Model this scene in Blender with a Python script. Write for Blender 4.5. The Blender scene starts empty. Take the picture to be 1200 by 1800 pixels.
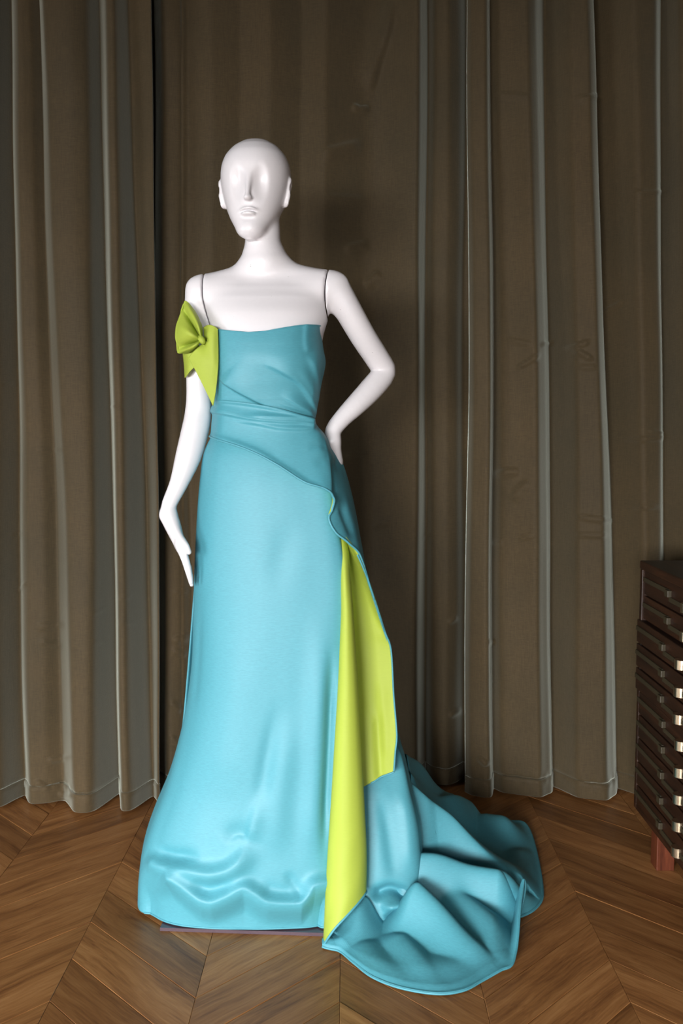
import bpy, math, random
import numpy as np

# ------------------------------------------------------------------ camera
FPX = 1640.0                       # focal length in pixels of the 1200x1800 frame
CAM = np.array([0.0, -2.18, 1.14])
PITCH = math.atan(146.0 / FPX)
YAW = math.atan(7.0 / FPX)
sc = bpy.context.scene
cam_data = bpy.data.cameras.new('camera')
cam_data.sensor_fit = 'AUTO'
cam_data.sensor_width = 36.0
cam_data.lens = FPX * 36.0 / 1800.0
cam_data.clip_start = 0.05
cam = bpy.data.objects.new('camera', cam_data)
sc.collection.objects.link(cam)
cam.location = CAM
cam.rotation_euler = (math.pi / 2 - PITCH, 0, YAW)
sc.camera = cam

# ------------------------------------------------------------------ world, daylight, exposure
world = bpy.data.worlds.new('world')
sc.world = world
world.use_nodes = True
bg = world.node_tree.nodes['Background']
bg.inputs[0].default_value = (0.75, 0.87, 1.0, 1)
bg.inputs[1].default_value = 0.1
sc.view_settings.view_transform = 'Standard'
sc.view_settings.look = 'None'
sc.view_settings.exposure = 0.0
sc.view_settings.gamma = 1.0
sc.view_settings.use_curve_mapping = False


def window_light(name, loc, target, w, h, power, col):
    l = bpy.data.lights.new(name, 'AREA')
    l.shape = 'RECTANGLE'
    l.size, l.size_y, l.energy, l.color = w, h, power, col
    o = bpy.data.objects.new(name, l)
    sc.collection.objects.link(o)
    o.location = loc
    d = np.array(target, float) - np.array(loc, float)
    from mathutils import Vector
    o.rotation_euler = Vector(d).to_track_quat('-Z', 'Y').to_euler()
    return o


# daylight outside the windows of the wall behind the camera and of the left wall
window_light('sky_daylight', (-2.6, -8.2, 1.65), (-0.6, 0, 0.95), 4.2, 2.0, 1660, (1.0, 0.98, 0.97))
window_light('sky_daylight', (1.9, -8.2, 1.65), (0.6, 0, 0.95), 2.6, 2.0, 150, (1.0, 0.98, 0.97))
window_light('sky_daylight', (-4.4, -2.3, 1.35), (-0.2, 0.0, 0.9), 2.0, 1.9, 150, (0.92, 0.96, 1.0))

# ------------------------------------------------------------------ pixel <-> world helpers
cp, sp, cy_, sy_ = math.cos(PITCH), math.sin(PITCH), math.cos(YAW), math.sin(YAW)
FW = np.array([-sy_ * cp, cy_ * cp, -sp])
RT = np.array([cy_, sy_, 0.0])
UP = np.cross(RT, FW)


def ray(x, y):
    return FW + RT * ((x - 600.0) / FPX) + UP * ((900.0 - y) / FPX)


def W(x, y, Y):
    d = ray(x, y)
    return CAM + d * ((Y - CAM[1]) / d[1])


def F(x, y, z):
    d = ray(x, y)
    return CAM + d * ((z - CAM[2]) / d[2])


def PX(x, Y, z):
    """point of depth Y and height z that is seen at column x"""
    k = (x - 600.0) / FPX
    v = RT - FW * k
    X = CAM[0] - (v[1] * (Y - CAM[1]) + v[2] * (z - CAM[2])) / v[0]
    return np.array([X, Y, z])


def PR(P):
    """project an array of points to pixels"""
    q = P - CAM
    d = q @ FW
    return 600 + FPX * (q @ RT) / d, 900 - FPX * (q @ UP) / d


def ZY(y, Y):
    return W(450, y, Y)[2]


M_PX = 2.16 / FPX                  # metres per pixel at the mannequin


def cr(pts, t):
    """Catmull-Rom through pts (n,k) at parameters t in 0..n-1"""
    pts = np.asarray(pts, float)
    n = len(pts)
    t = np.clip(np.asarray(t, float), 0, n - 1)
    i = np.minimum(t.astype(int), n - 2)
    u = (t - i).reshape((-1,) + (1,) * (pts.ndim - 1))
    g = lambda k: pts[np.clip(k, 0, n - 1)]
    p0 = np.where((i == 0).reshape(u.shape), 2 * g(i) - g(i + 1), g(i - 1))
    p1, p2 = g(i), g(i + 1)
    p3 = np.where((i == n - 2).reshape(u.shape), 2 * g(i + 1) - g(i), g(i + 2))
    return 0.5 * (2 * p1 + (p2 - p0) * u + (2 * p0 - 5 * p1 + 4 * p2 - p3) * u ** 2
                  + (3 * p1 - p0 - 3 * p2 + p3) * u ** 3)


def curve(pts, n):
    return cr(pts, np.linspace(0, len(pts) - 1, n))


def patch(net, nu, nv):
    """control net (r,c,3) -> grid (nu,nv,3)"""
    net = np.asarray(net, float)
    a = cr(net, np.linspace(0, net.shape[0] - 1, nu))
    b = cr(a.transpose(1, 0, 2), np.linspace(0, net.shape[1] - 1, nv))
    return b.transpose(1, 0, 2)


def sm(a, b, x):
    t = np.clip((x - a) / (b - a), 0, 1)
    return t * t * (3 - 2 * t)


def grid_normals(G):
    du = np.gradient(G, axis=0)
    dv = np.gradient(G, axis=1)
    n = np.cross(du, dv)
    return n / (np.linalg.norm(n, axis=2, keepdims=True) + 1e-12)


def polydist(px, py, line):
    """signed distance of points to a polyline, and position along it 0..1 (sign + = left side)"""
    line = np.asarray(line, float)
    best = np.full(px.shape, 1e9)
    sg = np.ones(px.shape)
    al = np.zeros(px.shape)
    seg = np.linalg.norm(np.diff(line, axis=0), axis=1)
    cum = np.concatenate([[0], np.cumsum(seg)])
    for k in range(len(line) - 1):
        ax, ay = line[k]
        bx, by = line[k + 1]
        dx, dy = bx - ax, by - ay
        L2 = dx * dx + dy * dy + 1e-12
        t = np.clip(((px - ax) * dx + (py - ay) * dy) / L2, 0, 1)
        qx, qy = px - ax - t * dx, py - ay - t * dy
        d = np.hypot(qx, qy)
        m = d < best
        best = np.where(m, d, best)
        sg = np.where(m, np.sign(dx * (py - ay) - dy * (px - ax) + 1e-12), sg)
        al = np.where(m, (cum[k] + t * seg[k]) / cum[-1], al)
    return best, sg, al


def fold(px, py, pts, amp, w, w2=None, taper=(0.15, 0.15)):
    """ridge along a smoothed polyline; w is the width on the right-hand (+) side, w2 on the other"""
    w2 = w if w2 is None else w2
    line = curve(np.array(pts, float), max(12, 6 * len(pts)))
    d, s, a = polydist(px, py, line)
    ww = np.where(s > 0, w, w2)
    e = np.ones_like(a)
    if taper[0] > 0:
        e = e * sm(0, taper[0], a)
    if taper[1] > 0:
        e = e * sm(0, taper[1], 1 - a)
    return amp * np.exp(-(d / ww) ** 2) * e


# ------------------------------------------------------------------ object helpers
COL = sc.collection


def link(o, parent=None):
    COL.objects.link(o)
    if parent is not None:
        o.parent = parent
    return o


def tag(o, label=None, cat=None, group=None, kind=None):
    if label:
        o['label'] = label
    if cat:
        o['category'] = cat
    if group:
        o['group'] = group
    if kind:
        o['kind'] = kind
    return o


def empty(name, loc, label, cat):
    o = bpy.data.objects.new(name, None)
    o.empty_display_size = 0.1
    o.location = loc
    link(o)
    tag(o, label, cat)
    return o


def mesh_obj(name, verts, faces, mats, parent=None, smooth=True, face_mat=None):
    verts = np.asarray(verts, float).reshape(-1, 3)
    if parent is not None:
        verts = verts - np.array(parent_world(parent))
    me = bpy.data.meshes.new(name)
    me.from_pydata(verts.tolist(), [], [list(map(int, f)) for f in faces])
    for m in (mats if isinstance(mats, (list, tuple)) else [mats]):
        me.materials.append(m)
    if face_mat is not None:
        me.polygons.foreach_set('material_index', np.asarray(face_mat, dtype=np.int32))
    if smooth:
        me.polygons.foreach_set('use_smooth', np.ones(len(me.polygons), dtype=bool))
    me.update()
    o = bpy.data.objects.new(name, me)
    return link(o, parent)


def parent_world(p):
    v = np.zeros(3)
    while p is not None:
        v += np.array(p.location)
        p = p.parent
    return v


def grid_faces(nu, nv, close=False, flip=False):
    i, j = np.meshgrid(np.arange(nu - 1), np.arange(nv if close else nv - 1), indexing='ij')
    a = i * nv + j
    b = i * nv + (j + 1) % nv
    f = np.stack([a, b, b + nv, a + nv], axis=-1).reshape(-1, 4)
    return f[:, ::-1] if flip else f


def grid_obj(name, G, mats, parent=None, close=False, flip=False, thick=0.0, off=-1.0, two=False):
    nu, nv = G.shape[:2]
    o = mesh_obj(name, G, grid_faces(nu, nv, close, flip), mats, parent)
    if thick:
        s = o.modifiers.new('thickness', 'SOLIDIFY')
        s.thickness = thick
        s.offset = off
        if two:
            s.material_offset = 1
            s.material_offset_rim = 0
    return o


def tube(name, pts, r, mat, parent=None, n=8, cap=True):
    pts = np.asarray(pts, float)
    m = len(pts)
    r = np.broadcast_to(np.asarray(r, float), (m,))
    T = np.gradient(pts, axis=0)
    T /= np.linalg.norm(T, axis=1, keepdims=True) + 1e-12
    ref = np.array([0.3, 0.2, 0.93])
    N = np.cross(T, ref)
    N /= np.linalg.norm(N, axis=1, keepdims=True) + 1e-12
    B = np.cross(T, N)
    a = np.linspace(0, 2 * math.pi, n, endpoint=False)
    G = pts[:, None, :] + r[:, None, None] * (N[:, None, :] * np.cos(a)[None, :, None] + B[:, None, :] * np.sin(a)[None, :, None])
    faces = [list(f) for f in grid_faces(m, n, close=True)]
    if cap:
        faces.append(list(range(n))[::-1])
        faces.append(list(range((m - 1) * n, m * n)))
    return mesh_obj(name, G, faces, mat, parent)


def box_geo(x0, x1, y0, y1, z0, z1, bev=0.0):
    """box with chamfered edges (24 verts when bevelled)"""
    if bev <= 0:
        v = [(x, y, z) for x in (x0, x1) for y in (y0, y1) for z in (z0, z1)]
        f = [(0, 1, 3, 2), (4, 6, 7, 5), (0, 4, 5, 1), (2, 3, 7, 6), (0, 2, 6, 4), (1, 5, 7, 3)]
        return v, f
    import bmesh
    bm = bmesh.new()
    vs = [bm.verts.new((x, y, z)) for x in (x0, x1) for y in (y0, y1) for z in (z0, z1)]
    for f in [(0, 1, 3, 2), (4, 6, 7, 5), (0, 4, 5, 1), (2, 3, 7, 6), (0, 2, 6, 4), (1, 5, 7, 3)]:
        bm.faces.new([vs[k] for k in f])
    bmesh.ops.bevel(bm, geom=list(bm.edges), offset=bev, segments=2, affect='EDGES', profile=0.5)
    bm.verts.index_update()
    v = [tuple(q.co) for q in bm.verts]
    f = [[q.index for q in fc.verts] for fc in bm.faces]
    bm.free()
    return v, f


def box(name, x0, x1, y0, y1, z0, z1, mat, parent=None, bev=0.0):
    v, f = box_geo(x0, x1, y0, y1, z0, z1, bev)
    return mesh_obj(name, v, f, mat, parent, smooth=False)


# ------------------------------------------------------------------ materials
def new_mat(name):
    m = bpy.data.materials.new(name)
    m.use_nodes = True
    nt = m.node_tree
    p = nt.nodes['Principled BSDF']
    return m, nt, p


def nd(nt, typ, **kw):
    n = nt.nodes.new(typ)
    for k, v in kw.items():
        if k.startswith('i_'):
            n.inputs[k[2:].replace('_', ' ')].default_value = v
        else:
            setattr(n, k, v)
    return n


def ramp(nt, stops):
    r = nt.nodes.new('ShaderNodeValToRGB')
    els = r.color_ramp.elements
    while len(els) < len(stops):
        els.new(0.5)
    for e, (p, c) in zip(els, stops):
        e.position = p
        e.color = (c[0], c[1], c[2], 1)
    return r


def satin(name, col, rough, weave=True, bump=0.06, sheen=0.0, var=0.06, metal=0.0, gloss=None):
    m, nt, p = new_mat(name)
    L = nt.links.new
    p.inputs['Roughness'].default_value = rough
    p.inputs['Specular IOR Level'].default_value = 0.3
    p.inputs['Metallic'].default_value = metal
    p.inputs['Sheen Weight'].default_value = sheen
    p.inputs['Sheen Roughness'].default_value = 0.4
    tc = nd(nt, 'ShaderNodeTexCoord')
    mp = nd(nt, 'ShaderNodeMapping')
    mp.inputs['Scale'].default_value = (90, 90, 900)
    L(tc.outputs['Object'], mp.inputs['Vector'])
    n = nd(nt, 'ShaderNodeTexNoise', i_Scale=1.0, i_Detail=3.0, i_Roughness=0.6)
    L(mp.outputs[0], n.inputs['Vector'])
    lo = tuple(c * (1 - var) for c in col)
    hi = tuple(min(1, c * (1 + var)) for c in col)
    r = ramp(nt, [(0.35, lo), (0.65, hi)])
    L(n.outputs[0], r.inputs[0])
    L(r.outputs[0], p.inputs['Base Color'])
    if weave:
        b = nd(nt, 'ShaderNodeBump', i_Strength=bump, i_Distance=0.002)
        L(n.outputs[0], b.inputs['Height'])
        L(b.outputs[0], p.inputs['Normal'])
    if gloss:
        # the float threads of satin: a broad pale reflection over the dyed ground
        gl = nd(nt, 'ShaderNodeBsdfAnisotropic')
        gl.inputs['Color'].default_value = (*gloss[0], 1)
        gl.inputs['Roughness'].default_value = gloss[1]
        L(b.outputs[0], gl.inputs['Normal'])
        mxs = nd(nt, 'ShaderNodeMixShader')
        mxs.inputs[0].default_value = gloss[2]
        L(p.outputs[0], mxs.inputs[1])
        L(gl.outputs[0], mxs.inputs[2])
        L(mxs.outputs[0], nt.nodes['Material Output'].inputs['Surface'])
    return m


M_BLUE = satin('sky_blue_satin', (0.074, 0.310, 0.380), 0.5, bump=0.12, gloss=((0.50, 0.72, 0.86), 0.58, 0.045))
M_LIME = satin('lime_lining', (0.365, 0.455, 0.058), 0.6, bump=0.03, var=0.02)


def mannequin_mat():
    m, nt, p = new_mat('glossy_white_shell')
    L = nt.links.new
    p.inputs['Roughness'].default_value = 0.38
    p.inputs['Specular IOR Level'].default_value = 0.5
    p.inputs['Coat Weight'].default_value = 0.15
    p.inputs['Coat Roughness'].default_value = 0.2
    tc = nd(nt, 'ShaderNodeTexCoord')
    n = nd(nt, 'ShaderNodeTexNoise', i_Scale=130.0, i_Detail=2.0)
    L(tc.outputs['Object'], n.inputs['Vector'])
    r = ramp(nt, [(0.0, (0.75, 0.725, 0.745)), (0.765, (0.77, 0.745, 0.765)), (0.80, (0.45, 0.43, 0.43))])
    L(n.outputs[0], r.inputs[0])
    L(r.outputs[0], p.inputs['Base Color'])
    return m


M_WHITE = mannequin_mat()


def plain(name, col, rough=0.5, metal=0.0, spec=0.5):
    m, nt, p = new_mat(name)
    n = nd(nt, 'ShaderNodeTexNoise', i_Scale=14.0, i_Detail=3.0)
    tc = nd(nt, 'ShaderNodeTexCoord')
    nt.links.new(tc.outputs['Object'], n.inputs['Vector'])
    r = ramp(nt, [(0.3, tuple(c * 0.93 for c in col)), (0.7, tuple(min(1, c * 1.05) for c in col))])
    nt.links.new(n.outputs[0], r.inputs[0])
    nt.links.new(r.outputs[0], p.inputs['Base Color'])
    p.inputs['Roughness'].default_value = rough
    p.inputs['Metallic'].default_value = metal
    p.inputs['Specular IOR Level'].default_value = spec
    return m


M_PLASTER = plain('plaster', (0.15, 0.135, 0.115), 0.9)
M_CEIL = plain('ceiling_paint', (0.15, 0.14, 0.125), 0.9)
M_BRASS = plain('brushed_brass', (0.72, 0.60, 0.42), 0.28, 1.0)
M_STEEL = plain('smoked_acrylic', (0.09, 0.06, 0.075), 0.12, 0.0)
M_JOINT = plain('dark_joint', (0.03, 0.03, 0.035), 0.6)


def curtain_mat():
    m, nt, p = new_mat('olive_velvet')
    L = nt.links.new
    tc = nd(nt, 'ShaderNodeTexCoord')
    mp = nd(nt, 'ShaderNodeMapping')
    mp.inputs['Scale'].default_value = (55, 55, 520)
    L(tc.outputs['Object'], mp.inputs['Vector'])
    n = nd(nt, 'ShaderNodeTexNoise', i_Scale=1.0, i_Detail=4.0, i_Roughness=0.65)
    L(mp.outputs[0], n.inputs['Vector'])
    mp2 = nd(nt, 'ShaderNodeMapping')
    mp2.inputs['Scale'].default_value = (420, 420, 30)
    L(tc.outputs['Object'], mp2.inputs['Vector'])
    n2 = nd(nt, 'ShaderNodeTexNoise', i_Scale=1.0, i_Detail=2.0)
    L(mp2.outputs[0], n2.inputs['Vector'])
    mx = nd(nt, 'ShaderNodeMath', operation='MULTIPLY_ADD')
    mx.inputs[1].default_value = 0.6
    L(n.outputs[0], mx.inputs[0])
    mm = nd(nt, 'ShaderNodeMath', operation='MULTIPLY')
    mm.inputs[1].default_value = 0.4
    L(n2.outputs[0], mm.inputs[0])
    L(mm.outputs[0], mx.inputs[2])
    n3 = nd(nt, 'ShaderNodeTexNoise', i_Scale=2.2, i_Detail=4.0, i_Roughness=0.6)
    L(tc.outputs['Object'], n3.inputs['Vector'])
    r = ramp(nt, [(0.3, (0.044, 0.029, 0.011)), (0.7, (0.076, 0.053, 0.023))])
    L(mx.outputs[0], r.inputs[0])
    r3 = ramp(nt, [(0.35, (0.82, 0.84, 0.86)), (0.7, (1.12, 1.06, 1.0))])
    L(n3.outputs[0], r3.inputs[0])
    mul = nd(nt, 'ShaderNodeMix', data_type='RGBA', blend_type='MULTIPLY')
    mul.inputs[0].default_value = 1.0
    L(r.outputs[0], mul.inputs[6])
    L(r3.outputs[0], mul.inputs[7])
    L(mul.outputs[2], p.inputs['Base Color'])
    p.inputs['Roughness'].default_value = 0.7
    p.inputs['Specular IOR Level'].default_value = 0.25
    p.inputs['Sheen Weight'].default_value = 0.85
    p.inputs['Sheen Roughness'].default_value = 0.46
    p.inputs['Sheen Tint'].default_value = (0.74, 0.80, 0.70, 1)
    b = nd(nt, 'ShaderNodeBump', i_Strength=0.25, i_Distance=0.002)
    L(mx.outputs[0], b.inputs['Height'])
    L(b.outputs[0], p.inputs['Normal'])
    return m


M_CURT = curtain_mat()


def wood_mat(name, dark, mid, light, rough=0.42, sc_=(3.0, 40.0, 40.0), vary=True, spec=0.4):
    m, nt, p = new_mat(name)
    L = nt.links.new
    tc = nd(nt, 'ShaderNodeTexCoord')
    oi = nd(nt, 'ShaderNodeObjectInfo')
    ge = nd(nt, 'ShaderNodeNewGeometry')
    ad = nd(nt, 'ShaderNodeMath', operation='ADD')
    L(oi.outputs['Random'], ad.inputs[0])
    L(ge.outputs['Random Per Island'], ad.inputs[1])
    fr = nd(nt, 'ShaderNodeMath', operation='FRACT')
    L(ad.outputs[0], fr.inputs[0])
    off = nd(nt, 'ShaderNodeVectorMath', operation='SCALE')
    off.inputs[0].default_value = (7.0, 3.0, 5.0)
    L(fr.outputs[0], off.inputs[3])
    av = nd(nt, 'ShaderNodeVectorMath', operation='ADD')
    L(tc.outputs['Object'], av.inputs[0])
    L(off.outputs[0], av.inputs[1])
    # slow warp bends the grain
    wn = nd(nt, 'ShaderNodeTexNoise', i_Scale=4.0, i_Detail=2.0)
    L(av.outputs[0], wn.inputs['Vector'])
    ws = nd(nt, 'ShaderNodeVectorMath', operation='SCALE')
    ws.inputs[3].default_value = 0.035
    L(wn.outputs['Color'], ws.inputs[0])
    a2 = nd(nt, 'ShaderNodeVectorMath', operation='ADD')
    L(av.outputs[0], a2.inputs[0])
    L(ws.outputs[0], a2.inputs[1])
    mp = nd(nt, 'ShaderNodeMapping')
    mp.inputs['Scale'].default_value = sc_
    L(a2.outputs[0], mp.inputs['Vector'])
    n = nd(nt, 'ShaderNodeTexNoise', i_Scale=1.0, i_Detail=6.0, i_Roughness=0.62)
    L(mp.outputs[0], n.inputs['Vector'])
    mp2 = nd(nt, 'ShaderNodeMapping')
    mp2.inputs['Scale'].default_value = (sc_[0] * 4, sc_[1] * 6, sc_[2] * 6)
    L(a2.outputs[0], mp2.inputs['Vector'])
    n2 = nd(nt, 'ShaderNodeTexNoise', i_Scale=1.0, i_Detail=3.0, i_Roughness=0.6)
    L(mp2.outputs[0], n2.inputs['Vector'])
    ma = nd(nt, 'ShaderNodeMath', operation='MULTIPLY_ADD')
    ma.inputs[1].default_value = 0.35
    L(n2.outputs[0], ma.inputs[0])
    mb = nd(nt, 'ShaderNodeMath', operation='MULTIPLY')
    mb.inputs[1].default_value = 0.65
    L(n.outputs[0], mb.inputs[0])
    L(mb.outputs[0], ma.inputs[2])
    r = ramp(nt, [(0.33, dark), (0.5, mid), (0.66, light)])
    L(ma.outputs[0], r.inputs[0])
    colout = r.outputs[0]
    if vary:
        rv = ramp(nt, [(0.0, (0.74, 0.72, 0.70)), (0.5, (1.0, 1.0, 1.0)), (1.0, (1.24, 1.27, 1.32))])
        L(fr.outputs[0], rv.inputs[0])
        mul = nd(nt, 'ShaderNodeMix', data_type='RGBA', blend_type='MULTIPLY')
        mul.inputs[0].default_value = 1.0
        L(colout, mul.inputs[6])
        L(rv.outputs[0], mul.inputs[7])
        colout = mul.outputs[2]
    L(colout, p.inputs['Base Color'])
    p.inputs['Roughness'].default_value = rough
    p.inputs['Specular IOR Level'].default_value = spec
    b = nd(nt, 'ShaderNodeBump', i_Strength=0.12, i_Distance=0.002)
    L(ma.outputs[0], b.inputs['Height'])
    L(b.outputs[0], p.inputs['Normal'])
    return m


M_FLOOR = wood_mat('oak_plank', (0.14, 0.050, 0.014), (0.285, 0.120, 0.036), (0.39, 0.185, 0.064), 0.46)
M_SUBFLOOR = plain('joint_filler', (0.035, 0.016, 0.007), 0.8)
M_CAB = wood_mat('dark_rosewood', (0.010, 0.0038, 0.0016), (0.022, 0.0078, 0.003), (0.040, 0.014, 0.005), 0.45, (40.0, 3.0, 40.0), False)
M_CABLEG = wood_mat('red_rosewood', (0.05, 0.012, 0.006), (0.11, 0.028, 0.012), (0.17, 0.045, 0.02), 0.4, (40.0, 40.0, 3.0), False)
M_RAIL = plain('olive_lacquer', (0.034, 0.026, 0.012), 0.5)

# ------------------------------------------------------------------ room shell
RX0, RX1, RY0, RY1, RZ = -3.0, 2.6, -5.1, 1.25, 3.0
fl = box('floor', RX0, RX1, RY0, RY1, -0.06, -0.012, M_SUBFLOOR)
tag(fl, kind='structure')
tag(box('ceiling', RX0, RX1, RY0, RY1, RZ, RZ + 0.06, M_CEIL), kind='structure')
tag(box('wall_back', RX0, RX1, RY1, RY1 + 0.08, -0.06, RZ, M_PLASTER), kind='structure')
tag(box('wall_right', RX1, RX1 + 0.08, RY0, RY1, -0.06, RZ, M_PLASTER), kind='structure')


def wall_with_holes(name, axis, c0, c1, a0, a1, holes):
    """wall slab along axis ('x' or 'y'), thickness c0..c1, openings (s0,s1,z0,z1)"""
    V, Fc = [], []

    def add(s0, s1, z0, z1):
        if axis == 'x':
            v, f = box_geo(s0, s1, c0, c1, z0, z1)
        else:
            v, f = box_geo(c0, c1, s0, s1, z0, z1)
        k = len(V)
        V.extend(v)
        Fc.extend([[q + k for q in g] for g in f])
    s = a0
    for (s0, s1, z0, z1) in holes:
        add(s, s0, -0.06, RZ)
        add(s0, s1, -0.06, z0)
        add(s0, s1, z1, RZ)
        s = s1
    add(s, a1, -0.06, RZ)
    return tag(mesh_obj(name, V, Fc, M_PLASTER, smooth=False), kind='structure')


wall_with_holes('wall_front', 'x', RY0 - 0.08, RY0, RX0, RX1, [(-2.75, -0.45, 0.10, 1.66), (0.30, 2.10, 0.10, 1.66)])
wall_with_holes('wall_left', 'y', RX0 - 0.08, RX0, RY0, RY1, [(-2.95, -1.05, 0.20, 1.70)])
M_FRAME = plain('window_frame_paint', (0.5, 0.48, 0.44), 0.5)
for k, (ax, c, s0, s1, z0, z1) in enumerate([('x', RY0 - 0.04, -2.75, -0.45, 0.10, 1.66), ('x', RY0 - 0.04, 0.30, 2.10, 0.10, 1.66), ('y', RX0 - 0.04, -2.95, -1.05, 0.20, 1.70)]):
    V, Fc = [], []
    t = 0.05
    for (p0, p1, q0, q1) in [(s0, s0 + t, z0, z1), (s1 - t, s1, z0, z1), (s0 + t, s1 - t, z0, z0 + t), (s0 + t, s1 - t, z1 - t, z1), ((s0 + s1) / 2 - 0.02, (s0 + s1) / 2 + 0.02, z0 + t, z1 - t)]:
        v, f = box_geo(p0, p1, c - 0.02, c + 0.02, q0, q1) if ax == 'x' else box_geo(c - 0.02, c + 0.02, p0, p1, q0, q1)
        n0 = len(V)
        V.extend(v)
        Fc.extend([[q + n0 for q in g] for g in f])
    tag(mesh_obj('window_%d' % (k + 1), V, Fc, M_FRAME, smooth=False), kind='structure')

# ------------------------------------------------------------------ chevron floor, plank by plank
CW, CS, AX0 = 0.290, 0.150, -0.011        # column width, joint spacing along the column, an apex axis
YP = CAM[1] + 2.07
GAP = 0.0005


def plank_mesh(sgn):
    """parallelogram plank in a frame whose x runs along the grain (object turned by -/+45 deg)"""
    # world parallelogram relative to the plank's apex-side corner: axis at x=0, other side x=CW
    q = [(0, 0), (CW, -CW), (CW, -CW - CS), (0, -CS)]
    cx, cy = CW / 2, -CW / 2 - CS / 2
    q = [((x - cx), (y - cy)) for x, y in q]
    k = 1 - GAP * 2 / CS
    q = [(x * (1 - GAP / CW), y) for x, y in q]
    # shrink across the plank
    out = []
    for (x, y) in q:
        ymid = -x            # centre line of the plank
        out.append((x, ymid + (y - ymid) * k))
    a = math.radians(45)      # rotate so that the grain lies on local x
    ca, sa = math.cos(a), math.sin(a)
    loc = [(x * ca - y * sa, x * sa + y * ca) for x, y in out]
    if sgn < 0:
        loc = [(x, -y) for x, y in loc][::-1]
        # mirrored plank: (-x) mirrored below through the object's rotation
    top = 0.0
    b = 0.0008
    cxl = sum(p[0] for p in loc) / 4
    cyl = sum(p[1] for p in loc) / 4
    ins = [(cxl + (x - cxl) * (1 - b / 0.18), cyl + (y - cyl) * (1 - b / 0.05)) for x, y in loc]
    V = [(x, y, top) for x, y in ins] + [(x, y, top - 0.0009) for x, y in loc] + [(x, y, -0.0118) for x, y in loc]
    Fc = [(3, 2, 1, 0)] + [(i, (i + 1) % 4, 4 + (i + 1) % 4, 4 + i) for i in range(4)] + [(4 + i, 4 + (i + 1) % 4, 8 + (i + 1) % 4, 8 + i) for i in range(4)]
    me = bpy.data.meshes.new('plank')
    me.from_pydata(V, [], Fc)
    me.materials.append(M_FLOOR)
    me.update()
    # make sure the top looks up
    if me.polygons[0].normal.z < 0:
        me.flip_normals()
    return me, loc


PM = {1: plank_mesh(1), -1: plank_mesh(-1)}
planks = []
kx0 = int(math.floor((RX0 - AX0) / CW)) - 1
for k in range(kx0, kx0 + 24):
    for j in range(-24, 30):
        # column between axis k and k+1; even axes are apexes pointing away
        sgn = 1 if k % 2 == 0 else -1
        xa = AX0 + k * CW
        cx = xa + CW / 2
        cyp = YP + j * CS - CW / 2 - CS / 2
        if cx - CW / 2 < RX0 - 1e-6 or cx + CW / 2 > RX1 + 1e-6 or cyp - 0.22 < RY0 or cyp + 0.22 > RY1:
            continue
        px, py = PR(np.array([[cx, cyp, 0]]))
        dcam = math.hypot(cx, cyp + 0.4)
        planks.append((dcam, sgn, cx, cyp))
planks.sort()
rng = random.Random(4)
rest = {1: [], -1: []}
for n, (d, sgn, cx, cyp) in enumerate(planks):
    if n < 290:
        o = bpy.data.objects.new('plank', PM[sgn][0])
        o.location = (cx, cyp, rng.uniform(-0.0006, 0.0004))
        o.rotation_euler = (rng.uniform(-0.0006, 0.0006), rng.uniform(-0.0006, 0.0006), -math.pi / 4 * sgn)
        link(o, fl)
    else:
        rest[sgn].append((cx, cyp))
for sgn in (1, -1):
    a = math.pi / 4 * sgn           # inverse of the object's turn
    ca, sa = math.cos(a), math.sin(a)
    base = PM[sgn][0]
    bv = np.array([v.co[:] for v in base.vertices])
    bf = [list(p.vertices) for p in base.polygons]
    V, Fc = [], []
    for (cx, cyp) in rest[sgn]:
        lx, ly = cx * ca - cyp * sa, cx * sa + cyp * ca
        k = len(V)
        V.extend((bv + np.array([lx, ly, 0])).tolist())
        Fc.extend([[q + k for q in f] for f in bf])
    me = bpy.data.meshes.new('outer_planks')
    me.from_pydata(V, [], Fc)
    me.materials.append(M_FLOOR)
    me.update()
    o = bpy.data.objects.new('outer_planks', me)
    o.rotation_euler = (0, 0, -math.pi / 4 * sgn)
    link(o, fl)
    tag(o, kind='stuff')

# ------------------------------------------------------------------ curtains
CZ1 = 2.92                            # hanging height


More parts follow.
